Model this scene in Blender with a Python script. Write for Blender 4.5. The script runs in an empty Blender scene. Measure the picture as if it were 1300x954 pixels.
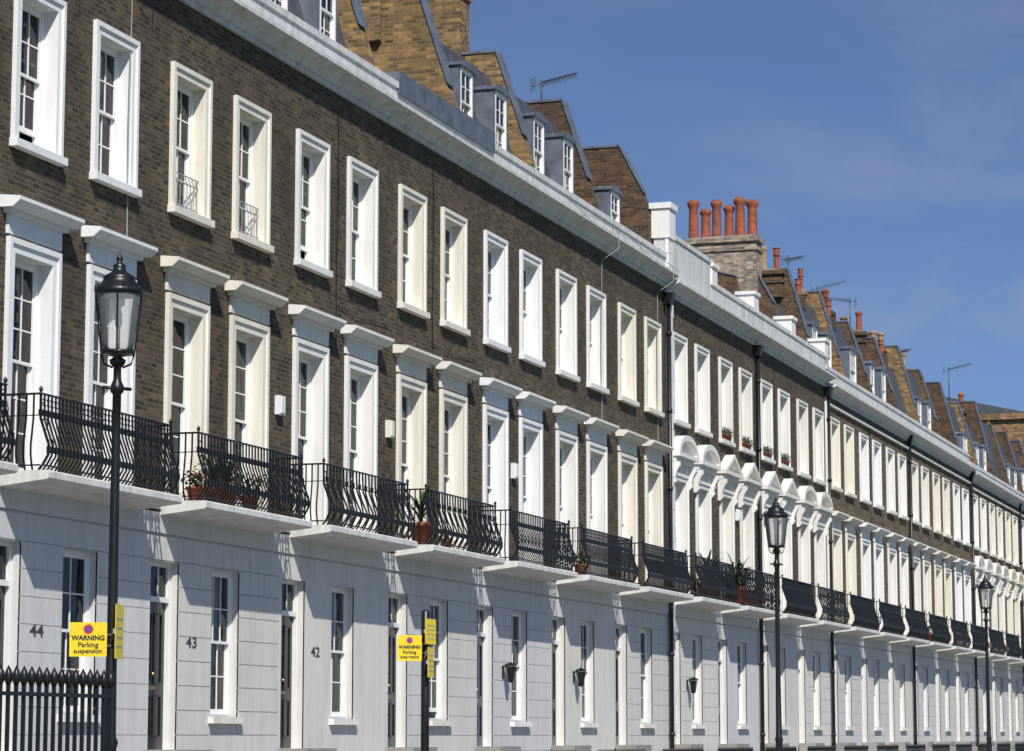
import bpy, math, random
from mathutils import Vector
R=random.Random(7)
E=1.4            # eye height above the street
W=5.07           # house width
scn=bpy.context.scene
scn.view_settings.view_transform='Standard'; scn.view_settings.look='None'; scn.view_settings.exposure=0

# ------------------------------------------------------------ materials
def newmat(n):
    m=bpy.data.materials.new(n); m.use_nodes=True
    nt=m.node_tree; b=nt.nodes['Principled BSDF']; return m,nt,b
def N(nt,t,**k):
    n=nt.nodes.new(t)
    for a,v in k.items():
        if a in n.inputs: n.inputs[a].default_value=v
        else: setattr(n,a,v)
    return n
def mixc(nt,fac,a,b,mode='MIX'):
    n=nt.nodes.new('ShaderNodeMix'); n.data_type='RGBA'; n.blend_type=mode
    for s,v in ((0,fac),(6,a),(7,b)):
        if hasattr(v,'is_linked') or hasattr(v,'links'): nt.links.new(v,n.inputs[s])
        else: n.inputs[s].default_value=v
    return n.outputs[2]
def pos(nt,scale=(1,1,1)):
    g=N(nt,'ShaderNodeNewGeometry'); mp=N(nt,'ShaderNodeMapping'); mp.inputs['Scale'].default_value=scale
    nt.links.new(g.outputs['Position'],mp.inputs['Vector']); return mp.outputs[0]
def noise(nt,vec,scale,detail=4,lo=.35,hi=.65):
    n=N(nt,'ShaderNodeTexNoise'); n.inputs['Scale'].default_value=scale; n.inputs['Detail'].default_value=detail
    nt.links.new(vec,n.inputs['Vector'])
    r=N(nt,'ShaderNodeMapRange'); r.inputs[1].default_value=lo; r.inputs[2].default_value=hi
    nt.links.new(n.outputs[0],r.inputs[0]); return r.outputs[0]
def c4(c): return (c[0],c[1],c[2],1)
def paint(n,col,dirt=.5,rough=.6,dcol=(.27,.25,.21)):
    m,nt,b=newmat(n)
    s=noise(nt,pos(nt,(3,3,.35)),1.6,6,.42,.75)
    s2=noise(nt,pos(nt),7,5,.5,.8)
    s3=noise(nt,pos(nt,(9,9,.8)),1.0,7,.52,.72)
    a=N(nt,'ShaderNodeMath',operation='MULTIPLY'); a.inputs[1].default_value=dirt*.55; nt.links.new(s,a.inputs[0])
    c=mixc(nt,a.outputs[0],c4(col),c4(dcol))
    a2=N(nt,'ShaderNodeMath',operation='MULTIPLY'); a2.inputs[1].default_value=dirt*.35; nt.links.new(s2,a2.inputs[0])
    c=mixc(nt,a2.outputs[0],c,c4([x*.55 for x in col]))
    a3=N(nt,'ShaderNodeMath',operation='MULTIPLY'); a3.inputs[1].default_value=dirt*.35; nt.links.new(s3,a3.inputs[0])
    c=mixc(nt,a3.outputs[0],c,c4([x*.5 for x in col]))
    nt.links.new(c,b.inputs['Base Color']); b.inputs['Roughness'].default_value=rough
    bm=N(nt,'ShaderNodeBump'); bm.inputs['Strength'].default_value=.12; bm.inputs['Distance'].default_value=.01
    nt.links.new(noise(nt,pos(nt),30,3,.3,.7),bm.inputs['Height']); nt.links.new(bm.outputs[0],b.inputs['Normal'])
    return m
def brick(n,c1,c2,mo,soot=.5):
    m,nt,b=newmat(n)
    g=N(nt,'ShaderNodeNewGeometry'); sp=N(nt,'ShaderNodeSeparateXYZ'); nt.links.new(g.outputs['Position'],sp.inputs[0])
    ad=N(nt,'ShaderNodeMath',operation='ADD'); nt.links.new(sp.outputs[0],ad.inputs[0]); nt.links.new(sp.outputs[1],ad.inputs[1])
    cb=N(nt,'ShaderNodeCombineXYZ'); nt.links.new(ad.outputs[0],cb.inputs[0]); nt.links.new(sp.outputs[2],cb.inputs[1])
    def bt():
        t=N(nt,'ShaderNodeTexBrick'); t.inputs['Scale'].default_value=1; t.offset=.5
        t.inputs['Brick Width'].default_value=.205; t.inputs['Row Height'].default_value=.078
        t.inputs['Mortar Size'].default_value=.0085; t.inputs['Mortar Smooth'].default_value=.2; t.inputs['Bias'].default_value=-.05
        nt.links.new(cb.outputs[0],t.inputs['Vector']); return t
    t=bt()
    t.inputs['Color1'].default_value=c4(c1); t.inputs['Color2'].default_value=c4(c2); t.inputs['Mortar'].default_value=c4(mo)
    t2=bt(); t2.inputs['Color1'].default_value=(.42,.42,.42,1); t2.inputs['Color2'].default_value=(1.85,1.65,1.35,1); t2.inputs['Mortar'].default_value=(1,1,1,1)
    mp=N(nt,'ShaderNodeVectorMath',operation='ADD'); mp.inputs[1].default_value=(.205*310,.078*246,0); nt.links.new(cb.outputs[0],mp.inputs[0]); nt.links.new(mp.outputs[0],t2.inputs['Vector'])
    c=mixc(nt,.95,t.outputs[0],t2.outputs[0],'MULTIPLY')
    # soot in clouds and runs, plus paler repaired patches
    s=noise(nt,pos(nt,(1,1,.6)),.55,6,.36,.68)
    a=N(nt,'ShaderNodeMath',operation='MULTIPLY'); a.inputs[1].default_value=soot; nt.links.new(s,a.inputs[0])
    c=mixc(nt,a.outputs[0],c,c4([x*.34 for x in c1]))
    s3=noise(nt,pos(nt,(5,5,.45)),1.2,6,.5,.72)
    a3=N(nt,'ShaderNodeMath',operation='MULTIPLY'); a3.inputs[1].default_value=.45; nt.links.new(s3,a3.inputs[0])
    c=mixc(nt,a3.outputs[0],c,c4([x*.3 for x in c1]))
    s4=noise(nt,pos(nt,(1,1,1.3)),1.7,4,.56,.70)
    a4=N(nt,'ShaderNodeMath',operation='MULTIPLY'); a4.inputs[1].default_value=.38; nt.links.new(s4,a4.inputs[0])
    c=mixc(nt,a4.outputs[0],c,c4([c1[0]*1.55,c1[1]*1.42,c1[2]*1.2]))
    nt.links.new(c,b.inputs['Base Color']); b.inputs['Roughness'].default_value=.9
    bm=N(nt,'ShaderNodeBump'); bm.invert=True; bm.inputs['Strength'].default_value=.6; bm.inputs['Distance'].default_value=.008
    nt.links.new(t.outputs['Fac'],bm.inputs['Height']); nt.links.new(bm.outputs[0],b.inputs['Normal'])
    return m
def plain(n,col,rough=.6,metal=0,var=.25,scale=4):
    m,nt,b=newmat(n)
    c=mixc(nt,noise(nt,pos(nt),scale,5,.3,.75),c4(col),c4([x*(1-var) for x in col]))
    nt.links.new(c,b.inputs['Base Color']); b.inputs['Roughness'].default_value=rough; b.inputs['Metallic'].default_value=metal
    return m
def glassmat(n,tint=(.72,.76,.78)):
    m,nt,b=newmat(n); nt.nodes.remove(b); o=nt.nodes['Material Output']
    fr=N(nt,'ShaderNodeFresnel'); fr.inputs[0].default_value=1.45
    tr=N(nt,'ShaderNodeBsdfTransparent'); tr.inputs[0].default_value=c4(tint)
    gl=N(nt,'ShaderNodeBsdfGlossy'); gl.inputs['Roughness'].default_value=.02
    bm=N(nt,'ShaderNodeBump'); bm.inputs['Strength'].default_value=.22; bm.inputs['Distance'].default_value=.05
    nt.links.new(noise(nt,pos(nt),2.4,2,.2,.8),bm.inputs['Height']); nt.links.new(bm.outputs[0],gl.inputs['Normal']); nt.links.new(bm.outputs[0],fr.inputs['Normal'])
    mx=N(nt,'ShaderNodeMixShader'); nt.links.new(fr.outputs[0],mx.inputs[0]); nt.links.new(tr.outputs[0],mx.inputs[1]); nt.links.new(gl.outputs[0],mx.inputs[2])
    nt.links.new(mx.outputs[0],o.inputs[0]); return m
M={}
M['brick']=brick('stock_brick',(.094,.073,.046),(.038,.030,.021),(.145,.122,.088),.6)
M['brickB']=brick('stock_brick_warm',(.150,.115,.066),(.062,.048,.031),(.18,.15,.105),.45)
M['ybrick']=brick('yellow_brick',(.29,.19,.085),(.13,.085,.04),(.24,.19,.13),.5)
M['brown']=brick('brown_brick',(.13,.075,.042),(.06,.037,.024),(.14,.11,.075),.55)
M['gbrick']=brick('grey_brick',(.34,.29,.24),(.22,.19,.16),(.3,.28,.25),.4)
M['p0']=paint('paint_white',(.80,.81,.81),.3)
M['p1']=paint('paint_cream',(.78,.74,.64),.45)
M['p2']=paint('paint_offwhite',(.79,.78,.74),.35)
M['p3']=paint('paint_ivory',(.77,.75,.69),.5)
M['slab']=paint('slab_paint',(.70,.70,.67),.9)
M['s0']=paint('stucco_grey_white',(.60,.60,.595),.4,.8)
M['s1']=paint('stucco_stone',(.62,.61,.575),.4,.8)
M['s2']=paint('stucco_cream',(.67,.65,.60),.4,.8)
M['cor']=paint('cornice_paint',(.64,.65,.65),.9,.7)
M['sash']=plain('sash_paint',(.82,.82,.80),.35,0,.08)
M['glass']=glassmat('window_glass')
M['curt']=plain('curtain_cloth',(.60,.57,.51),.9,0,.2)
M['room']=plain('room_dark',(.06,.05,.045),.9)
M['iron']=plain('iron_black',(.010,.010,.011),.38,0,.3,20)
M['lead']=plain('lead_sheet',(.14,.165,.21),.5,0,.5,3)
M['slate']=plain('slate',(.085,.09,.105),.6,0,.5,5)
M['terra']=plain('terracotta',(.34,.095,.045),.8,0,.55,7)
M['buff']=plain('buff_clay',(.40,.27,.14),.8,0,.5,7)
M['door']=plain('door_black',(.015,.015,.018),.2,0,.2)
M['doorb']=plain('door_navy',(.012,.02,.05),.2,0,.2)
M['doorg']=plain('door_green',(.012,.04,.022),.2,0,.2)
M['brass']=plain('brass',(.6,.42,.15),.3,1,.2)
M['leaf']=plain('leaf_green',(.05,.10,.025),.5,0,.5,14)
M['yel']=plain('sign_yellow',(.85,.62,.02),.4,0,.06)
M['txt']=plain('sign_black',(.02,.02,.02),.5,0,0)
M['num']=plain('number_black',(.06,.06,.06),.5,0,0)
M['red']=plain('sign_red',(.6,.02,.02),.4,0,0)
M['blue']=plain('sign_blue',(.03,.08,.4),.4,0,0)
M['alu']=plain('aluminium',(.10,.10,.11),.5,.3,.2)
M['grey']=plain('grey_paint',(.35,.36,.36),.5,0,.2)
M['stone']=plain('paving_stone',(.30,.29,.27),.8,0,.3,2)
M['asph']=plain('asphalt',(.05,.05,.052),.85,0,.3,3)
M['grass']=plain('grass',(.06,.10,.03),.9,0,.5,1)

# ------------------------------------------------------------ mesh builder
class MB:
    def __init__(s): s.v=[]; s.f=[]; s.sm=[]
    def face(s,pts,sm=False):
        i=len(s.v); s.v+= [tuple(p) for p in pts]; s.f.append(tuple(range(i,i+len(pts)))); s.sm.append(sm)
    def box(s,x0,x1,y0,y1,z0,z1):
        i=len(s.v)
        s.v+=[(x0,y0,z0),(x1,y0,z0),(x1,y1,z0),(x0,y1,z0),(x0,y0,z1),(x1,y0,z1),(x1,y1,z1),(x0,y1,z1)]
        for f in ((0,3,2,1),(4,5,6,7),(0,1,5,4),(1,2,6,5),(2,3,7,6),(3,0,4,7)):
            s.f.append(tuple(i+k for k in f)); s.sm.append(False)
    def prism_x(s,poly,x0,x1):   # poly of (y,z)
        n=len(poly); i=len(s.v)
        s.v+=[(x0,p[0],p[1]) for p in poly]+[(x1,p[0],p[1]) for p in poly]
        s.f.append(tuple(i+k for k in range(n))[::-1]); s.sm.append(False)
        s.f.append(tuple(i+n+k for k in range(n))); s.sm.append(False)
        for k in range(n):
            s.f.append((i+k,i+(k+1)%n,i+n+(k+1)%n,i+n+k)); s.sm.append(False)
    def prism_y(s,poly,y0,y1):   # poly of (x,z)
        n=len(poly); i=len(s.v)
        s.v+=[(p[0],y0,p[1]) for p in poly]+[(p[0],y1,p[1]) for p in poly]
        s.f.append(tuple(i+k for k in range(n))); s.sm.append(False)
        s.f.append(tuple(i+n+k for k in range(n))[::-1]); s.sm.append(False)
        for k in range(n):
            s.f.append((i+k,i+n+k,i+n+(k+1)%n,i+(k+1)%n)); s.sm.append(False)
    def tube(s,path,r,n=4,rot=0.785):
        pts=[Vector(p) for p in path]; i=len(s.v)
        for k,p in enumerate(pts):
            t=(pts[min(k+1,len(pts)-1)]-pts[max(k-1,0)]).normalized()
            a=Vector((0,0,1)) if abs(t.z)<.8 else Vector((1,0,0))
            u=t.cross(a).normalized(); w=t.cross(u)
            rr=r[k] if isinstance(r,(list,tuple)) else r
            for j in range(n):
                q=p+(u*math.cos(rot+2*math.pi*j/n)+w*math.sin(rot+2*math.pi*j/n))*rr
                s.v.append(tuple(q))
        for k in range(len(pts)-1):
            for j in range(n):
                s.f.append((i+k*n+j,i+k*n+(j+1)%n,i+(k+1)*n+(j+1)%n,i+(k+1)*n+j)); s.sm.append(n>5)
        s.f.append(tuple(i+j for j in range(n))[::-1]); s.sm.append(False)
        s.f.append(tuple(i+(len(pts)-1)*n+j for j in range(n))); s.sm.append(False)
    def lathe(s,prof,cx=0,cy=0,n=16,sm=True):  # prof (r,z)
        i=len(s.v)
        for r,z in prof:
            for j in range(n):
                a=2*math.pi*j/n; s.v.append((cx+r*math.cos(a),cy+r*math.sin(a),z))
        for k in range(len(prof)-1):
            for j in range(n):
                s.f.append((i+k*n+j,i+k*n+(j+1)%n,i+(k+1)*n+(j+1)%n,i+(k+1)*n+j)); s.sm.append(sm)
        s.f.append(tuple(i+j for j in range(n))[::-1]); s.sm.append(False)
        s.f.append(tuple(i+(len(prof)-1)*n+j for j in range(n))); s.sm.append(False)
    def mesh(s,name,mat):
        me=bpy.data.meshes.new(name); me.from_pydata(s.v,[],s.f); me.materials.append(mat)
        me.polygons.foreach_set('use_smooth',s.sm); me.update(); return me
def put(me,name,parent=None,loc=(0,0,0),rot=(0,0,0)):
    o=bpy.data.objects.new(name,me); scn.collection.objects.link(o); o.location=loc; o.rotation_euler=rot
    if parent: o.parent=parent
    return o
def empty(name,loc=(0,0,0),rot=(0,0,0)):
    o=bpy.data.objects.new(name,None); scn.collection.objects.link(o); o.location=loc; o.rotation_euler=rot
    o.empty_display_size=.3; return o

# ------------------------------------------------------------ house parts (local: x along the street, -y outwards, z above eye)
def wall(b,x0,x1,z0,z1,y,holes):
    xs=sorted({x0,x1,*[h[0] for h in holes],*[h[1] for h in holes]}); zs=sorted({z0,z1,*[h[2] for h in holes],*[h[3] for h in holes]})
    for i in range(len(xs)-1):
        for j in range(len(zs)-1):
            cx=(xs[i]+xs[i+1])/2; cz=(zs[j]+zs[j+1])/2
            if any(h[0]<cx<h[1] and h[2]<cz<h[3] for h in holes): continue
            b.face([(xs[i],y,zs[j]),(xs[i+1],y,zs[j]),(xs[i+1],y,zs[j+1]),(xs[i],y,zs[j+1])])
def sash(B,cx,w,z0,z1,rec,cols,rows,split=.5,open_=0,r=R):
    s=B['sash']; g=B['glass']
    x0=cx-w/2; x1=cx+w/2; y=rec
    f=.055
    if r.random()<.16: open_=r.uniform(.08,.4)
    s.box(x0,x0+f,y,y+.12,z0,z1); s.box(x1-f,x1,y,y+.12,z0,z1); s.box(x0+f,x1-f,y+.002,y+.12,z1-f,z1); s.box(x0+f,x1-f,y-.01,y+.12,z0,z0+.05)
    zm=z0+(z1-z0)*split
    def leaf(za,zb,ya,bt):
        a0=x0+f; a1=x1-f; t=.045
        s.box(a0,a0+t,ya,ya+.04,za,zb); s.box(a1-t,a1,ya,ya+.04,za,zb)
        s.box(a0+t,a1-t,ya,ya+.04,zb-.045,zb); s.box(a0+t,a1-t,ya,ya+.04,za,za+bt)
        for c in range(1,cols):
            xx=a0+t+(a1-a0-2*t)*c/cols; s.box(xx-.011,xx+.011,ya+.004,ya+.036,za+bt,zb-.045)
        for q in range(1,rows):
            zz=za+bt+(zb-.045-za-bt)*q/rows; s.box(a0+t,a1-t,ya+.006,ya+.034,zz-.011,zz+.011)
        tl=r.uniform(-.004,.004)
        g.face([(a0+t,ya+.02-tl,za+bt),(a1-t,ya+.02+tl,za+bt),(a1-t,ya+.02+tl,zb-.045),(a0+t,ya+.02-tl,zb-.045)])
    leaf(zm,z1-f,y+.02,.045)
    leaf(z0+.05+open_,zm+.045+open_,y+.065,.08)
    k=r.random(); cu=B['curt']; yc=y+.26
    def drape(xa,xb,za,zb):
        n=max(4,int((xb-xa)/.05)); ps=[(xa+(xb-xa)*i/n, yc+.035*math.sin(i*1.7+cx)) for i in range(n+1)]
        for i in range(n):
            cu.face([(ps[i][0],ps[i][1],za),(ps[i+1][0],ps[i+1][1],za),(ps[i+1][0],ps[i+1][1],zb),(ps[i][0],ps[i][1],zb)],True)
    if k<.28: drape(x0-.05,x0+.22,z0,z1+.1); drape(x1-.22,x1+.05,z0,z1+.1)
    elif k<.36: drape(x0-.05,x1+.05,z0,z1+.1)
    elif k<.6: cu.box(x0,x1,yc-.1,yc-.095,z0+(z1-z0)*r.uniform(.4,.8),z1)
def surround(p,x0,x1,z0,z1,t,rec,bottom=False,proud=.07):
    h=t*.4
    for (a,b2) in ((x0,x0+h),(x1-h,x1)): p.box(a,b2,-proud,.0,z0,z1)
    p.box(x0+h,x1-h,-proud,.0,z1-h,z1)
    p.box(x0+h,x0+t,-proud*.55,rec+.10,z0,z1-h); p.box(x1-t,x1-h,-proud*.55,rec+.10,z0,z1-h)
    p.box(x0+t,x1-t,-proud*.55,rec+.10,z1-t,z1-h)
def arch_hood(p,cx,w,z,kind):
    x0=cx-w/2; x1=cx+w/2
    p.box(x0+.05,x1-.05,-.16,0,z-.24,z-.1); p.box(x0,x1,-.28,0,z-.1,z)
    for xx in (x0+.06,x1-.22):
        p.prism_x([(0,z-.24),(-.24,z-.24),(-.25,z-.36),(-.17,z-.5),(-.12,z-.66),(-.14,z-.76),(-.08,z-.84),(0,z-.84)],xx,xx+.16)
    if kind=='arch':
        r=w/2; rise=.50; n=14
        out=[(cx-r*math.cos(math.pi*i/n), z+.003+rise*math.sin(math.pi*i/n)) for i in range(n+1)]
        inn=[(cx-(r-.16)*math.cos(math.pi*i/n), z+.003+(rise-.14)*math.sin(math.pi*i/n)) for i in range(n+1)]
        for i in range(n):
            p.prism_y([out[i],inn[i],inn[i+1],out[i+1]],-.28,0)
        p.prism_y(inn,-.10,0)
    else:
        rise=.5
        p.prism_y([(x0,z+.003),(x0+.22,z+.003),(cx,z+rise-.13),(cx,z+rise)],-.28,0)
        p.prism_y([(x1-.22,z+.003),(x1,z+.003),(cx,z+rise),(cx,z+rise-.13)],-.28,0)
        p.prism_y([(x0+.22,z+.003),(x1-.22,z+.003),(cx,z+rise-.13)],-.10,0)
def plainhood(p,cx,w,z):
    x0=cx-w/2; x1=cx+w/2
    p.box(x0+.18,x1-.18,-.05,0,z-.47,z-.2)
    p.box(x0+.10,x1-.10,-.12,0,z-.2,z-.14)
    p.prism_x([(0,z-.14),(-.2,z-.14),(-.31,z-.05),(-.31,z),(0,z+.03)],x0,x1)

WIN=(1.27,3.68)
def blocks(b,x0,x1,z0,z1,holes,rng,vj,gv=.005):
    ch=.375; z=z1; r=0
    while z>z0+.05:
        za=max(z-ch,z0)
        cuts=[(x0,x1)]
        for h in holes:
            if h[2]<z-.01 and h[3]>za+.01:
                nc=[]
                for a,c in cuts:
                    if h[0]<=a and h[1]>=c: continue
                    if h[1]<=a or h[0]>=c: nc.append((a,c)); continue
                    if h[0]>a: nc.append((a,h[0]))
                    if h[1]<c: nc.append((h[1],c))
                cuts=nc
        for a,c in cuts:
            L=1.27; xs=[a]+([q for q in [x0+(L/2 if r%2 else 0)+L*i for i in range(1,6)] if a+.2<q<c-.2] if vj else [])+[c]
            for i in range(len(xs)-1):
                l=xs[i]+(gv*.8 if i>0 else 0); rr=xs[i+1]-(gv*.8 if i<len(xs)-2 else 0)
                b.box(l,rr,-.022,-.0,za+gv,z-gv)
        z-=ch; r+=1

SX0,SX1=.36,4.58       # extent of each balcony slab
def zz_(z): return 3.53+(z-3.56)*1.12
def balcony_mesh(style):
    s=MB(); x0=SX0+.07; x1=SX1-.07
    prof=[(.62,3.56),(.68,3.62),(.76,3.74),(.765,3.86),(.70,4.02),(.635,4.18),(.63,4.47)]
    prof=[(a,zz_(b)) for a,b in prof]
    sp={0:.118,1:.150,2:.105}[style]
    n=int((x1-x0)/sp)
    for i in range(n+1):
        x=x0+(x1-x0)*i/n; sg=(1 if i%2 else -1)
        wob=[0]*7
        if style==1: wob=[0,.02*sg,.045*sg,.015*sg,-.04*sg,-.02*sg,0]
        s.tube([(x+wob[k],-q[0],q[1]) for k,q in enumerate(prof)],.0145 if style!=1 else .017,4)
        s.box(x-.024,x+.024,-.785,-.745,zz_(3.76),zz_(3.84))
        if style!=1 or i%2: s.box(x-.022,x+.022,-.655,-.61,zz_(4.22),zz_(4.29))
        if style==2 and i<n:
            xm=x+sp/2
            s.tube([(xm+.04*math.cos(a),-.63,zz_(4.38)+.045*math.sin(a)) for a in [k*math.pi/4 for k in range(9)]],.007,4)
        if style==0 and i<n and i%2==0:
            xm=x+sp/2
            s.tube([(xm+.045*math.cos(a),-.70,zz_(4.0)+.09*math.sin(a)) for a in [k*math.pi/4 for k in range(9)]],.008,4)
    for xe in (x0,x1):
        sg=1 if xe==x0 else -1
        for j in range(5):
            y=.09+.11*j
            s.tube([(xe-sg*(q[0]-.62)*.45,-y,q[1]) for q in prof],.0145,4)
        T=zz_(4.48)
        s.tube([(xe,0,T),(xe,-.63,T)],.02,4); s.tube([(xe,0,zz_(3.62)),(xe,-.64,zz_(3.62))],.014,4); s.tube([(xe,0,zz_(4.22)),(xe,-.63,zz_(4.22))],.010,4)
        s.tube([(xe,-q[0],q[1]) for q in prof],.02,4)
        for cz,rr,yy in ((4.32,.06,.63),(4.12,.08,.67),(3.86,.08,.765)):
            s.tube([(xe+sg*(.06+rr*math.cos(a)),-yy,zz_(cz)+rr*math.sin(a)) for a in [k*math.pi/5 for k in range(11)]],.010,4)
        s.lathe([(.0,T),(.028,T+.04),(.03,T+.07),(.0,T+.11)],xe,-.63,8)
    s.box(x0-.02,x1+.02,-.655,-.605,zz_(4.47),zz_(4.47)+.022)
    s.tube([(x0,-.63,zz_(4.22)),(x1,-.63,zz_(4.22))],.011,4)
    s.tube([(x0,-.68,zz_(3.62)),(x1,-.68,zz_(3.62))],.014,4)
    return s.mesh('balcony_ironwork',M['iron'])
BAL=[balcony_mesh(i) for i in range(3)]
def pot_mesh(mat,n=14):
    s=MB(); s.lathe([(.15,0),(.17,.05),(.15,.1),(.13,.75),(.135,.8),(.18,.86),(.18,.95),(.14,.97),(.12,1.0),(.12,.7)],0,0,n); return s.mesh('chimney_pot',M[mat])
def pot2_mesh(mat):
    s=MB(); s.lathe([(.14,0),(.15,.05),(.12,.08),(.11,.6),(.15,.68),(.13,.75),(.13,.95),(.16,1.0),(.09,1.02),(.09,.8)],0,0,8,False); return s.mesh('chimney_pot',M[mat])
POT=pot_mesh('terra'); POT2=pot2_mesh('terra'); POT3=pot_mesh('buff')

def house(k,T):
    o=empty('terraced_house',(k*W,0,E))
    r=random.Random(100+k)
    class DD(dict):
        def __missing__(s,key): s[key]=MB(); return s[key]
    B=DD()
    pal={0:'p0',1:'p1',2:'p2',3:'p1',4:'p0',5:'p2',6:'p1'}.get(k, ['p0','p2','p3','p1'][k%4] if k>6 else 'p0')
    if T=='T2': pal='p2' if k%2 else 'p3'
    st={0:'s0',1:'s1',2:'s2',3:'s1',4:'s0',5:'s2'}.get(k,['s1','s2','s0'][k%3])
    P=B[pal]; brk='brick' if k<11 else 'brickB'
    top={'T1':12.36,'T2':12.4,'T3':12.05,'T4':11.75}[T]
    if k==7: top=13.0
    cb={'T1':11.45,'T2':11.3,'T3':11.05,'T4':10.9}[T]
    holes=[]
    for c2 in WIN:
        holes.append((c2-.69,c2+.69,8.1,10.38))
        surround(P,c2-.72,c2+.72,8.13,10.41,.18,.19)
        P.box(c2-.75,c2+.75,-.13,.30,8.02,8.13)
        sash(B,c2,1.08,8.13,10.23,.19,3 if k<3 else 2,2,r=r)
    for i,c in enumerate(WIN):
        holes.append((c-.69,c+.69,3.55,6.75))
        surround(P,c-.76,c+.76,3.555,6.76,.20,.20)
        sash(B,c,1.12,3.56,6.56,.20,3 if k%3!=1 else 2,3,.52,r=r)
        kind=None
        if T=='T2': kind='arch' if k in (7,10) else 'ped'
        if T=='T4': kind='arch'
        if kind: arch_hood(P,c,1.98,7.24,kind); P.box(c-.8,c+.8,-.05,0,6.762,7.0)
        else: plainhood(P,c,1.92,7.27)
    wall(B[brk],0,W,3.3,cb+.02,0,holes)
    # ground floor
    D=(.12,1.12,-.2,2.62); G=(2.36,3.42,.30,2.62)
    wall(B[st],0,W,-E-.2,3.3,0,[D,G])
    if k in (2,5,8,9,13): B[st].box(0,D[0],-.022,0,-.9,3.02); B[st].box(D[1],G[0],-.022,0,-.9,3.02); B[st].box(G[1],W,-.022,0,-.9,3.02); B[st].box(D[0],D[1],-.022,0,D[3],3.02); B[st].box(G[0],G[1],-.022,0,G[3],3.02); B[st].box(G[0],G[1],-.022,0,-.9,G[2])
    else: blocks(B[st],0,W,-.9,3.02,[D,G],r,k in (0,1,3,6),.0045 if k!=1 else .006)
    B[st].box(0,W,-.05,-.0,3.05,3.36)
    B[st].box(0,W,-.06,-.0,-E-.2,-.92)
    S=B[st]; dy=.12
    for h in (D,G):
        for xx in (h[0],h[1]):
            S.face([(xx,-.022,h[2]),(xx,.34,h[2]),(xx,.34,h[3]),(xx,-.022,h[3])])
        S.face([(h[0],-.022,h[3]),(h[1],-.022,h[3]),(h[1],.34,h[3]),(h[0],.34,h[3])])
        S.face([(h[0],-.022,h[2]),(h[1],-.022,h[2]),(h[1],.34,h[2]),(h[0],.34,h[2])])
    sash(B,(G[0]+G[1])/2,G[1]-G[0],G[2],G[3],dy-.02,3 if k%2 else 2,2,r=r)
    P.box(G[0]-.08,G[1]+.08,-.12,.10,G[2]-.10,G[2])
    dr=B[{4:'doorb',7:'doorg',12:'doorb',15:'doorg'}.get(k,'door')]; x0,x1=D[0],D[1]; sh=B['sash']; y=dy
    sh.box(x0,x0+.07,y,y+.1,D[2],D[3]); sh.box(x1-.07,x1,y,y+.1,D[2],D[3]); sh.box(x0+.07,x1-.07,y-.02,y+.1,2.02,2.10); sh.box(x0+.07,x1-.07,y,y+.1,D[3]-.06,D[3])
    for q in range(1,3):
        xx=x0+.07+(x1-x0-.14)*q/3; sh.box(xx-.012,xx+.012,y+.03,y+.06,2.10,D[3]-.06)
    B['glass'].face([(x0+.07,y+.045,2.10),(x1-.07,y+.045,2.10),(x1-.07,y+.045,D[3]-.06),(x0+.07,y+.045,D[3]-.06)])
    dr.box(x0+.07,x1-.07,y+.05,y+.1,D[2],2.02)
    for (a,c) in ((x0+.18,x0+.46),(x1-.46,x1-.18)):
        for (za,zb) in ((-.02,.62),(.78,1.86)):
            for q in ((a,a+.03,za,zb),(c-.03,c,za,zb),(a+.03,c-.03,za,za+.03),(a+.03,c-.03,zb-.03,zb)):
                dr.box(q[0],q[1],y+.03,y+.05,q[2],q[3])
    B['brass'].box((x0+x1)/2-.12,(x0+x1)/2+.12,y+.035,y+.05,.7,.75); B['brass'].lathe([(.0,.9),(.035,.92),(.035,.95),(0,.97)],(x0+x1)/2,y+.03,8)
    for i in range(6):
        B['stone'].box(x0-.15,x1+.15,-.3-.28*(i+1),-.062 if i==0 else -.3-.28*i,-E,-.2-.2*i-.002*i)
    # balcony slab
    B['slab'].prism_x([(-.052,3.32),(-.68,3.39),(-.78,3.40),(-.81,3.42),(-.81,3.50),(-.79,3.52),(.0,3.53),(0,3.32)],SX0,SX1)
    B[st].box(0,SX0-.0,-.075,0,3.40,3.56); B[st].box(SX1,W,-.075,0,3.40,3.56)
    # cornice & parapet
    C=B['cor']
    C.box(0,W,-.06,.0,cb-.0,cb+.10)
    C.prism_x([(0,cb+.10),(-.10,cb+.10),(-.16,cb+.20),(-.32,cb+.27),(-.38,cb+.29),(-.38,cb+.36),(-.02,cb+.41),(.0,cb+.41)],0,W)
    C.box(0,W,-.02,.30,cb+.41,top-.12)
    C.box(0,W,-.06,.34,top-.12,top)
    if T in('T3','T4'): C.box(0,W,-.09,0,cb-.30,cb-.22)
    if k in (3,4): B['lead'].box(.0 if k==4 else .4, 1.1 if k==4 else W,-.075,.36,top-.22,top+.22)
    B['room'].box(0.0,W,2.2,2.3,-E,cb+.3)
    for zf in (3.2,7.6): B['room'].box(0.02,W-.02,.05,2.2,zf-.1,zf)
    # roof
    pk=('ybrick' if k in(3,4,5,12,15,18) else 'brown')
    rz=15.0 if T in('T1','T3','T4') else 13.2
    if k==7: rz=14.9
    if k in (10,): rz=14.2
    if k>10: rz+=r.uniform(-.5,.25)
    foot=12.0 if T=='T1' else top-.4
    pt_=rz+.32
    pw=[(.36,foot-1.2),(.36,foot+.75),(.55,foot+1.35),(1.2,pt_),(6.2,pt_),(7.5,foot),(7.5,foot-1.2)]
    B[pk].prism_x(pw,-.19,.19)
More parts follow.
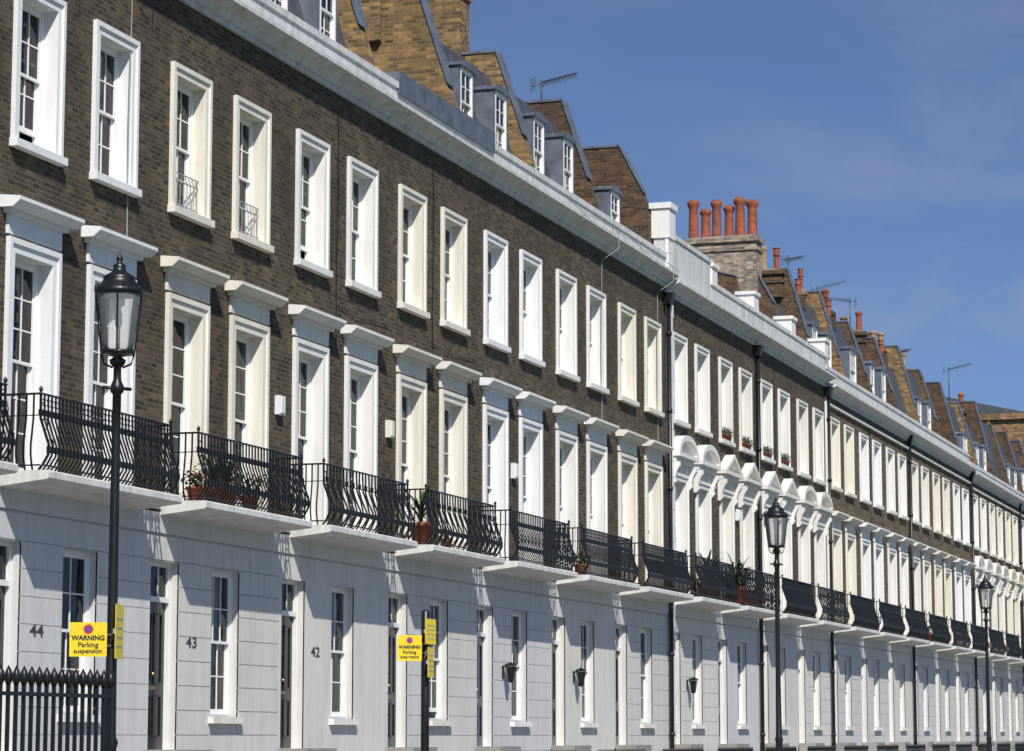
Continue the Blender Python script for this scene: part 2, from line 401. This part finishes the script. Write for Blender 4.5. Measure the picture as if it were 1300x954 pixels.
    for a,b2 in ((2,3),(3,4)):
        p1,p2=pw[a],pw[b2]
        B['lead'].prism_x([(p1[0]-.05,p1[1]+.02),(p2[0]-.05,p2[1]+.03),(p2[0],p2[1]+.075),(p1[0],p1[1]+.075)] if a==2 else [(p1[0],p1[1]+.003),(p2[0],p2[1]+.003),(p2[0],p2[1]+.06),(p1[0],p1[1]+.06)],-.22,.22)
    rm='slate' if k!=6 else 'brown'
    low=k in (3,6,7,13,16)
    sr=B[rm]
    if low: sr.prism_x([(.5,foot),(.8,foot+.35),(6.2,foot+.6),(7.4,foot)],.192,W-.192)
    else: sr.prism_x([(.5,foot),(1.32,rz-.25),(6.2,rz-.2),(7.4,foot)],.192,W-.192)
    B['brown'].face([(0,7.4,-E),(W,7.4,-E),(W,7.4,foot),(0,7.4,foot)])
    # dormers
    cs={3:(),6:(2.2,),7:(),8:(),9:(),10:(),12:(2.4,),14:(),16:(),17:(2.5,),19:()}.get(k,(.95,3.25))
    for c in cs:
        w=.95 if (len(cs)>1 or k==6) else 1.3; z0=foot+.45; z1=min(foot+1.95,rz-.4)-(0 if k<11 else r.uniform(0,.3)); ya=.52
        if k==6: z1-=.5
        L=B['lead']
        L.box(c-w/2,c-w/2+.09,ya,1.7,z0-.1,z1); L.box(c+w/2-.09,c+w/2,ya,1.7,z0-.1,z1)
        L.prism_y([(c-w/2-.05,z1),(c+w/2+.05,z1),(c+w/2+.05,z1+.06),(c+.2,z1+.15),(c-.2,z1+.15),(c-w/2-.05,z1+.06)],ya-.06,2.0)
        L.box(c-w/2+.09,c+w/2-.09,ya,ya+.1,z0-.1,z0)
        sash(B,c,w-.18,z0,z1-.0,ya-.01,2 if w<1 else 4,2,r=r)
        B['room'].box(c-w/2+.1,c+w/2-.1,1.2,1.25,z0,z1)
    def stack(y0,y1,zt,n,mat,hp=.8,big=False):
        b=B[mat]; b.box(-.36,.36,y0,y1,rz-.6,zt); b.box(-.41,.41,y0-.05,y1+.05,zt-.42,zt-.3); b.box(-.44,.44,y0-.08,y1+.08,zt-.14,zt-.0)
        B['gbrick'].box(-.3,.3,y0+.04,y1-.04,zt,zt+.08)
        for i in range(n):
            pm=POT if big else r.choice((POT,POT,POT2,POT2,POT3))
            pt=put(pm,'chimney_pot',o,(r.uniform(-.1,.1),y0+.22+(y1-y0-.44)*(i+(0 if big else r.uniform(-.15,.15)))/max(1,n-1),zt+.05))
            f=r.uniform(.95,1.1) if big else r.uniform(.72,.95); pt.scale=(f,f,hp*r.uniform(.8,1.15))
    if k<=5: stack(2.0,4.9,17.1 if k!=4 else 16.0,5,'ybrick')
    elif k==10: stack(1.0,3.3,15.45,6,'gbrick',1.12,True)
    elif k==9: stack(2.6,4.4,14.0,3,'brown',.7)
    elif k>=11: stack(1.3+r.uniform(0,.6),3.0+r.uniform(0,1.2),14.85+r.uniform(.0,.6),r.choice((2,3,4,5)),r.choice(('brown','gbrick','ybrick','brown')),.72)
    if k in (11,12,14):
        B['brown'].box(2.2,2.9,1.2,3.0,rz-.6,14.8)
        for i in range(3):
            pt=put(POT2,'chimney_pot',o,(2.55,1.4+.55*i,14.8)); pt.scale=(.85,.85,.6*r.uniform(.8,1.2))
    names={'sash':'sash_windows','glass':'window_panes','curt':'curtains','room':'interior','door':'front_door','doorb':'front_door','doorg':'front_door','brass':'door_furniture','stone':'entrance_steps','lead':'leadwork','slate':'mansard_roof','ybrick':'party_wall_brickwork','brown':'rear_and_party_brickwork','gbrick':'chimney_flaunching','cor':'cornice_and_parapet','slab':'balcony_slab'}
    for key,b in B.items():
        nm=names.get(key) or ('brick_front' if key in('brick','brickB') else 'stucco_ground_floor' if key[0]=='s' else 'window_surrounds')
        if b.f: put(b.mesh(nm,M[key]),nm,o)
    put(BAL[{0:2,1:0,2:1}.get(k,[0,1,2,1,0,2,2][k%7])],'balcony_railing',o)
    return o
HS={}
for k in range(-2,23):
    T='T1' if k<7 else 'T2' if k<11 else 'T3' if k<17 else 'T4'
    HS[k]=house(k,T)

def child(h,name,fn,mat):
    b=MB(); fn(b); return put(b.mesh(name,M[mat]),name,h)
def pier(b):
    z=-1.3
    i=0
    while z<12.7:
        b.box(-.02,.44 if i%2 else .36,-.10,.0,z,z+.40); z+=.415; i+=1
    b.box(-.05,.55,-.14,.35,12.78,13.55); b.box(-.1,.6,-.19,.4,13.55,13.7)
child(HS[7],'quoined_pier',pier,'p2')
child(HS[11],'quoined_pier',lambda b:b.box(-.15,.2,-.08,0,3.6,11.0),'p2')
for kk in (8,9,10,11):
    child(HS[kk],'parapet_block',lambda b:(b.box(-.3,.3,-.07,.45,12.3,12.8),b.box(-.35,.35,-.12,.5,12.8,12.9)),'p2')
for kk in (7,9,11,14,17,20):
    def dp(b):
        b.lathe([(.055,-1.3),(.055,11.0)],-.12,-.12,8)
        for z in (0,2,4.2,6.2,8.2,10.2): b.lathe([(.075,z),(.075,z+.1)],-.12,-.12,8)
        b.prism_x([(-.02,11.0),(-.2,11.0),(-.27,11.3),(-.02,11.3)],-.28,.04)
    child(HS[kk],'drainpipe',dp,'iron')
def guard(b):
    for c in WIN:
        for z in (8.25,8.62,8.74): b.tube([(c-.54,.08,z),(c+.54,.08,z)],.012,4)
        for i in range(9):
            x=c-.5+.125*i; b.tube([(x,.08,8.14),(x,.08,8.62)],.009,4)
            b.tube([(x,.08,8.62),(x+.06,.08,8.72),(x+.12,.08,8.62)],.007,4)
child(HS[1],'window_guard',guard,'grey')
for kk,x,z,mt in ((0,-.15,5.9,'p1'),(1,4.95,5.35,'p0'),(3,.05,5.5,'p1'),(4,2.48,5.4,'p0'),(8,2.48,6,'p0')):
    child(HS[kk],'alarm_box',lambda b:(b.box(x-.11,x+.11,-.1,0,z,z+.32),b.box(x-.08,x+.08,-.115,-.1,z+.03,z+.29)),mt)
for kk in (4,5,7):
    def wl(b):
        x=1.75; b.box(x-.04,x+.04,-.05,-.022,1.2,1.45); b.tube([(x,-.03,1.4),(x,-.2,1.5)],.014,4)
        b.lathe([(.02,1.52),(.13,1.47),(.13,1.44),(.11,1.44)],x,-.2,6,False); b.lathe([(.04,1.1),(.05,1.12),(.02,1.13)],x,-.2,6,False)
        b.lathe([(.04,1.13),(.095,1.43)],x,-.2,6,False)
        for i in range(6):
            a=i*math.pi/3; b.tube([(x+.05*math.cos(a),-.2+.05*math.sin(a),1.12),(x+.11*math.cos(a),-.2+.11*math.sin(a),1.44)],.009,4)
    child(HS[kk],'wall_lantern',wl,'iron')
def cable(b):
    b.tube([(W-.7,-.39,11.9),(W-.75,-.42,11.5),(W-.9,-.03,11.2),(W-.92,-.02,9),(W-.9,-.02,7.3)],.010,4)
    b.tube([(0,-.40,11.93),(1.5,-.40,11.84),(3,-.40,11.9),(W,-.40,11.86)],.010,4)
for kk in (0,5,6): child(HS[kk],'wall_cable',cable,'grey')
def thincable(b):
    b.tube([(2.48,-.02,11.2),(2.50,-.025,9.6),(2.45,-.02,8.2),(2.47,-.02,6.9)],.008,4)
    b.tube([(2.47,-.02,7.6),(3.4,-.03,7.52),(W,-.025,7.6)],.007,4)
for kk in (2,3,9,12): child(HS[kk],'wall_cable',thincable,'iron')
def text(body,size,loc,rot,mat,parent,name,al='CENTER',ext=.003,bold=0,sx=1):
    c=bpy.data.curves.new(name,'FONT'); c.body=body; c.size=size; c.align_x=al; c.extrude=ext; c.offset=bold; c.materials.append(M[mat])
    o=bpy.data.objects.new(name,c); scn.collection.objects.link(o); o.location=loc; o.rotation_euler=rot; o.parent=parent; o.scale=(sx,1,1); return o
for kk,t in ((0,'44'),(1,'43'),(2,'42')):
    text(t,.24,(1.62,-.028,1.36),(math.pi/2,0,0),'num',HS[kk],'house_number',bold=.002,sx=1.7)

# ------------------------------------------------------------ street lamp
def street_lamp(x,y):
    o=empty('street_lamp',(x,y,E))
    p=MB()
    p.lathe([(.16,-1.4),(.16,-1.25),(.13,-1.2),(.12,-.75),(.10,-.68),(.12,-.62),(.075,-.5),(.06,-.2),(.055,-.1),(.07,-.05),(.05,0),(.042,1.0),(.037,2.4),(.036,2.78),(.055,2.80),(.06,2.84),(.045,2.87),(.034,2.90),(.032,3.0),(.06,3.03),(.07,3.06),(.03,3.09)],0,0,14)
    p.tube([(-.10,.08,2.83),(.10,-.08,2.83)],.014,6)
    for i in range(4):
        a=i*math.pi/2+.4; q=lambda r,z:(r*math.cos(a),r*math.sin(a),z)
        p.tube([q(.04,3.0),q(.11,3.03),q(.13,3.10),q(.135,3.15)],.010,5)
        p.tube([q(.135,3.12),q(.155,3.3),q(.178,3.5),q(.187,3.62)],.008,5)
    p.lathe([(.128,3.11),(.14,3.11),(.14,3.14),(.128,3.14)],0,0,20)
    p.lathe([(.18,3.60),(.20,3.61),(.205,3.64),(.19,3.66),(.15,3.70),(.13,3.735),(.135,3.75),(.11,3.77),(.06,3.80),(.05,3.83),(.055,3.85),(.03,3.87),(.02,3.89),(.032,3.905),(.02,3.925),(.006,3.96),(.0,3.98)],0,0,20)
    for i in range(10):
        a=i*2*math.pi/10; p.tube([(.195*math.cos(a),.195*math.sin(a),3.64),(.2*math.cos(a),.2*math.sin(a),3.69)],[.012,.004],4)
    put(p.mesh('post_and_frame',M['iron']),'post_and_frame',o)
    g=MB(); g.lathe([(.05,3.09),(.12,3.12),(.135,3.2),(.158,3.4),(.178,3.55),(.184,3.62),(.184,3.63)],0,0,24)
    put(g.mesh('lantern_glass',M['lglass']),'lantern_glass',o)
    b=MB(); b.lathe([(.012,3.62),(.03,3.6),(.05,3.56),(.05,3.52),(.01,3.5)],0,0,10); b.lathe([(.015,3.5),(.028,3.45),(.03,3.36),(.01,3.32)],0,0,10)
    put(b.mesh('gas_mantle',M['p0']),'gas_mantle',o)
    return o
m,nt,b=newmat('lantern_glass_mat'); nt.nodes.remove(b)
tr=N(nt,'ShaderNodeBsdfTransparent'); tr.inputs[0].default_value=(.93,.94,.94,1); gl=N(nt,'ShaderNodeBsdfGlossy'); gl.inputs['Roughness'].default_value=.05
df=N(nt,'ShaderNodeBsdfDiffuse'); df.inputs[0].default_value=(.6,.6,.6,1)
fr=N(nt,'ShaderNodeFresnel'); fr.inputs[0].default_value=1.5
m1=N(nt,'ShaderNodeMixShader'); m1.inputs[0].default_value=.22; nt.links.new(tr.outputs[0],m1.inputs[1]); nt.links.new(df.outputs[0],m1.inputs[2])
m2=N(nt,'ShaderNodeMixShader'); nt.links.new(fr.outputs[0],m2.inputs[0]); nt.links.new(m1.outputs[0],m2.inputs[1]); nt.links.new(gl.outputs[0],m2.inputs[2])
nt.links.new(m2.outputs[0],nt.nodes['Material Output'].inputs[0]); M['lglass']=m
for x in (-12.2,12.4,35.8,59.5): street_lamp(x,-8.0)

# ------------------------------------------------------------ warning signs
def warning_sign(x,y,offx,w,h,zc):
    o=empty('warning_sign',(x,y,E),(0,0,math.radians(-68)))
    b=MB(); b.box(offx-w/2,offx+w/2,-.065,-.06,zc-h/2,zc+h/2); put(b.mesh('plate',M['yel']),'plate',o)
    b=MB(); b.box(offx-w/2+.0,0,-.058,-.045,zc+.03,zc+.05); b.box(offx-w/2,0,-.058,-.045,zc-.06,zc-.04); put(b.mesh('bracket',M['alu']),'bracket',o)
    R90=(math.pi/2,0,0)
    text('WARNING',w*.182,(offx,-.0665,zc-.02*h),R90,'txt',o,'lettering',ext=.0005,bold=.0022)
    text('Parking',w*.185,(offx,-.0665,zc-.22*h),R90,'txt',o,'lettering',ext=.0005,bold=.0012)
    text('suspension',w*.175,(offx,-.0665,zc-.40*h),R90,'txt',o,'lettering',ext=.0005,bold=.0012)
    def disc(r,mt,yy):
        q=MB(); n=20; q.face([(offx+r*math.cos(2*math.pi*i/n),yy,zc+.3*h+r*math.sin(2*math.pi*i/n)) for i in range(n)]); put(q.mesh('roundel',M[mt]),'roundel',o)
    disc(w*.13,'red',-.0662); disc(w*.09,'blue',-.0672)
    q=MB(); a=w*.09; q.face([(offx-a,-.0682,zc+.3*h+a*.75),(offx-a*.75,-.0682,zc+.3*h+a),(offx+a,-.0682,zc+.3*h-a*.75),(offx+a*.75,-.0682,zc+.3*h-a)]); put(q.mesh('roundel_bar',M['red']),'roundel_bar',o)
    return o
def parking_plate(x,y,zs,rot):
    o=empty('parking_sign',(x,y,E),(0,0,math.radians(rot)))
    for (z0,z1) in zs:
        b=MB(); b.box(-.15,.15,-.062,-.057,z0,z1); put(b.mesh('plate',M['yel']),'plate',o)
        b=MB()
        for i in range(4): b.box(-.11,.11,-.0632,-.0625,z0+(z1-z0)*(.2+.17*i),z0+(z1-z0)*(.24+.17*i))
        b.box(-.15,.15,-.056,-.04,(z0+z1)/2-.02,(z0+z1)/2+.02)
        put(b.mesh('fixings',M['grey']),'fixings',o)
    return o
warning_sign(-12.2,-8.0,-.185,.30,.275,.775)
parking_plate(-12.2,-8.0,[(.62,1.06)],14)
sp=empty('sign_post',(-4.73,-8.0,E))
b=MB(); b.lathe([(.045,-1.4),(.045,1.32),(.02,1.34)],0,0,12); put(b.mesh('post',M['iron']),'post',sp)
warning_sign(-4.73,-8.0,-.17,.26,.27,.93)
parking_plate(-4.73,-8.0,[(.97,1.24)],-2)
parking_plate(-4.73,-8.0,[(.62,.94)],8)

# ------------------------------------------------------------ plants
def potted_plant(x,y,z,sc=1,flowers=False,kind='spiky',seed=0):
    r=random.Random(seed); o=empty('potted_plant',(x,y,z)); 
    b=MB(); b.lathe([(.11*sc,0),(.16*sc,.26*sc),(.175*sc,.26*sc),(.175*sc,.31*sc),(.15*sc,.31*sc),(.14*sc,.27*sc)],0,0,14); put(b.mesh('pot',M['terra']),'pot',o)
    l=MB(); n=46 if kind=='spiky' else 150
    for i in range(n):
        a=r.uniform(0,6.28)
        if kind=='spiky':
            L=r.uniform(.4,.75)*sc; up=r.uniform(.2,1.3); z0=(.3+r.uniform(0,.25))*sc
            pts=[Vector((math.cos(a)*L*t*math.cos(up),math.sin(a)*L*t*math.cos(up),z0+L*t*math.sin(up)-.35*L*t*t)) for t in (0,.35,.7,1)]
            sd=Vector((-math.sin(a),math.cos(a),0)); ws=(.012,.022,.016,.001)
            for q in range(3):
                l.face([pts[q]-sd*ws[q]*sc,pts[q]+sd*ws[q]*sc,pts[q+1]+sd*ws[q+1]*sc,pts[q+1]-sd*ws[q+1]*sc])
        else:
            c=Vector((r.gauss(0,.13),r.gauss(0,.13),.42+r.gauss(0,.11)))*sc; u=Vector((r.gauss(0,1),r.gauss(0,1),r.gauss(0,1))).normalized()*.045*sc; v=u.cross(Vector((r.gauss(0,1),r.gauss(0,1),1))).normalized()*.03*sc
            l.face([c-u,c-v,c+u,c+v])
    put(l.mesh('foliage',M['leaf']),'foliage',o)
    if flowers:
        f=MB()
        for i in range(22):
            c=Vector((r.gauss(0,.14),r.gauss(0,.14),.5+r.gauss(0,.1)))*sc; u=Vector((r.gauss(0,1),r.gauss(0,1),r.gauss(0,1))).normalized()*.03; v=u.cross(Vector((0,.3,1))).normalized()*.03
            f.face([c-u,c-v,c+u,c+v])
        put(f.mesh('flowers',M['red']),'flowers',o)
BZ=E+3.53
i=0
for (s,y,sc,fl,kd) in ((5.9,-.4,.8,True,'bush'),(6.6,-.4,1.0,False,'spiky'),(7.2,-.35,1.1,False,'spiky'),(8.0,-.4,.9,False,'bush'),(15.95,-.42,1.35,False,'spiky'),(16.4,-.35,.8,False,'bush'),(17.6,-.35,.7,False,'bush'),(38.3,-.35,1.6,False,'spiky'),(38.9,-.35,1.2,False,'spiky'),(41.5,-.35,1.7,False,'spiky'),(42.3,-.35,1.3,False,'spiky'),(43.2,-.4,1.1,False,'bush'),(26.6,-.35,.9,False,'bush'),(61.6,-.4,1.1,False,'bush'),(72.5,-.4,1.1,False,'bush')):
    potted_plant(s,y,BZ,sc,fl,kd,i); i+=1
for kk in (8,9):
    for c in WIN:
        for dx in (-.35,0,.35):
            potted_plant(kk*W+c+dx,-.02,E+8.135,.55,False,'bush',i); i+=1

# ------------------------------------------------------------ aerials
def aerial(x,y,z0,h,ang,tilt=.25,L=1.0):
    o=empty('tv_aerial',(x,y,z0),(0,0,ang)); b=MB()
    b.tube([(0,0,0),(0,0,h)],.024,6)
    b.tube([(-.25,0,h-.12-.25*tilt),(L,0,h-.12+L*tilt)],.017,4)
    for i in range(11):
        t=.0+L*i/10; w=.28-.012*i; zz=h-.12+t*tilt
        b.tube([(t,-w,zz+.03),(t,w,zz+.03)],.010,4)
        b.tube([(t,-w*.4,zz-.08),(t,0,zz+.03),(t,w*.4,zz-.08)],.007,4)
    for j in range(5): b.tube([(-.22,-.2,h-.3+.07*j),(-.22,.2,h-.3+.07*j)],.008,4)
    put(b.mesh('mast_and_elements',M['alu']),'mast_and_elements',o)
aerial(6*W,1.75,E+15.2,.75,-.9,.35,.9)
aerial(12.2*W,2.5,E+14.9,1.9,-.3); aerial(12.9*W,2.2,E+14.9,1.4,-1.4); aerial(13.9*W,2.0,E+14.9,1.7,2.0,.1); aerial(17.9*W,1.5,E+15,1.5,-1.2); aerial(16*W,2,E+15,1.0,-.2)

# ------------------------------------------------------------ end building
eb=empty('brick_house',(0,0,0))
b=MB(); b.box(113.5,126,.8,12,0,E+16.6); b.box(113.3,126.2,.6,12.2,E+16.6,E+16.9); put(b.mesh('walls',M['ybrick']),'walls',eb)
b=MB(); b.prism_x([(.8,E+16.9),(6.4,E+18.2),(12,E+16.9)],113.5,126); put(b.mesh('roof',M['slate']),'roof',eb)
b=MB(); 
for yy in (3,6,9):
    for zz in (3,7,11): b.box(113.42,113.5,yy-.6,yy+.6,E+zz,E+zz+2)
put(b.mesh('windows',M['sash']),'windows',eb)

# ------------------------------------------------------------ ground
def sheet(name,x0,x1,y0,y1,z,mat):
    b=MB(); b.face([(x0,y0,z),(x1,y0,z),(x1,y1,z),(x0,y1,z)]); return put(b.mesh(name,M[mat]),name)
sheet('ground',-1500,1500,-1500,1500,-.14,'grass')
b=MB(); b.box(-60,200,-3.9,-.0,-.13,.0); put(b.mesh('pavement',M['stone']),'pavement')
b=MB(); b.box(-60,200,-10.2,-7.6,-.13,.0); put(b.mesh('pavement',M['stone']),'pavement')
sheet('road',-60,200,-7.6,-3.9,-.12,'asph')
b=MB(); b.box(-60,200,-4.05,-3.9,-.13,.004); b.box(-60,200,-7.6,-7.45,-.13,.004); put(b.mesh('kerb',M['stone']),'kerb')
def railing(name,x0,x1,y,ztop,sp,r):
    o=empty(name,(0,y,0)); b=MB(); n=int((x1-x0)/sp)
    for i in range(n+1):
        x=x0+sp*i
        b.tube([(x,0,0),(x,0,ztop-.13)],r,4)
        b.tube([(x,0,ztop-.14),(x,0,ztop-.10),(x,0,ztop-.05),(x,0,ztop)],[r*1.0,r*2.1,r*1.7,.002],6,0)
    for z in (.15,ztop-.2): b.box(x0,x1,-.02,.02,z-.014,z+.014)
    put(b.mesh('bars',M['iron']),'bars',o)
railing('garden_railing',-24,-13.4,-8.6,E+.50,.115,.017)
for k in range(-2,22): railing('area_railing',k*W+1.35,k*W+W-.1,-2.2,1.15,.13,.011)

# ------------------------------------------------------------ light
AZ=math.radians(56); EL=math.radians(45)
sd=Vector((-math.sin(AZ)*math.cos(EL),-math.cos(AZ)*math.cos(EL),math.sin(EL)))
L=bpy.data.lights.new('sun','SUN'); L.energy=5.0; L.angle=math.radians(.5); L.color=(1,.955,.88)
lo=bpy.data.objects.new('sun',L); scn.collection.objects.link(lo); lo.rotation_euler=sd.to_track_quat('Z','Y').to_euler(); lo.location=(0,-30,40)
w=bpy.data.worlds.new('World'); scn.world=w; w.use_nodes=True; nt=w.node_tree
bg=nt.nodes['Background']; bg.inputs[1].default_value=.085
tc=N(nt,'ShaderNodeTexCoord'); sp_=N(nt,'ShaderNodeSeparateXYZ'); nt.links.new(tc.outputs['Generated'],sp_.inputs[0])
ma=N(nt,'ShaderNodeMath',operation='MULTIPLY_ADD'); ma.inputs[1].default_value=1.3; ma.inputs[2].default_value=.10; nt.links.new(sp_.outputs[2],ma.inputs[0])
cb=N(nt,'ShaderNodeCombineXYZ'); nt.links.new(sp_.outputs[0],cb.inputs[0]); nt.links.new(sp_.outputs[1],cb.inputs[1]); nt.links.new(ma.outputs[0],cb.inputs[2])
nm=N(nt,'ShaderNodeVectorMath',operation='NORMALIZE'); nt.links.new(cb.outputs[0],nm.inputs[0])
sk=N(nt,'ShaderNodeTexSky'); sk.sky_type='NISHITA'; sk.sun_disc=False; sk.sun_elevation=EL; sk.sun_rotation=math.radians(180)+AZ; sk.air_density=1.0; sk.dust_density=.3; sk.ozone_density=2.5
nt.links.new(nm.outputs[0],sk.inputs[0])
mp=N(nt,'ShaderNodeMapping'); mp.inputs['Scale'].default_value=(1,1,2.6); mp.inputs['Rotation'].default_value=(.25,.1,0); nt.links.new(tc.outputs['Generated'],mp.inputs[0])
n1=N(nt,'ShaderNodeTexNoise'); n1.inputs['Scale'].default_value=9; n1.inputs['Detail'].default_value=9; n1.inputs['Roughness'].default_value=.58; n1.inputs['Distortion'].default_value=.35; nt.links.new(mp.outputs[0],n1.inputs['Vector'])
r1=N(nt,'ShaderNodeMapRange'); r1.inputs[1].default_value=.44; r1.inputs[2].default_value=.74; nt.links.new(n1.outputs[0],r1.inputs[0])
# thin cirrus lies mostly down the street (towards +X)
rx=N(nt,'ShaderNodeMapRange'); rx.inputs[1].default_value=.945; rx.inputs[2].default_value=.99; rx.inputs[3].default_value=.12; rx.inputs[4].default_value=.75; nt.links.new(sp_.outputs[0],rx.inputs[0])
mu=N(nt,'ShaderNodeMath',operation='MULTIPLY'); nt.links.new(r1.outputs[0],mu.inputs[0]); nt.links.new(rx.outputs[0],mu.inputs[1])
tint=mixc(nt,1.0,sk.outputs[0],(.98,1.03,1.22,1),'MULTIPLY')
col=mixc(nt,mu.outputs[0],tint,(4.2,4.7,5.9,1))
nt.links.new(col,bg.inputs[0])

# ------------------------------------------------------------ camera
cam=bpy.data.cameras.new('camera'); co=bpy.data.objects.new('camera',cam); scn.collection.objects.link(co); scn.camera=co
cam.sensor_width=36; cam.lens=3500/1300*36; cam.shift_y=-45/1300; cam.clip_end=5000; cam.clip_start=.1
co.location=(-32.55,-18.06,E); co.rotation_euler=(math.radians(90+8.18),0,math.radians(18.09-90))
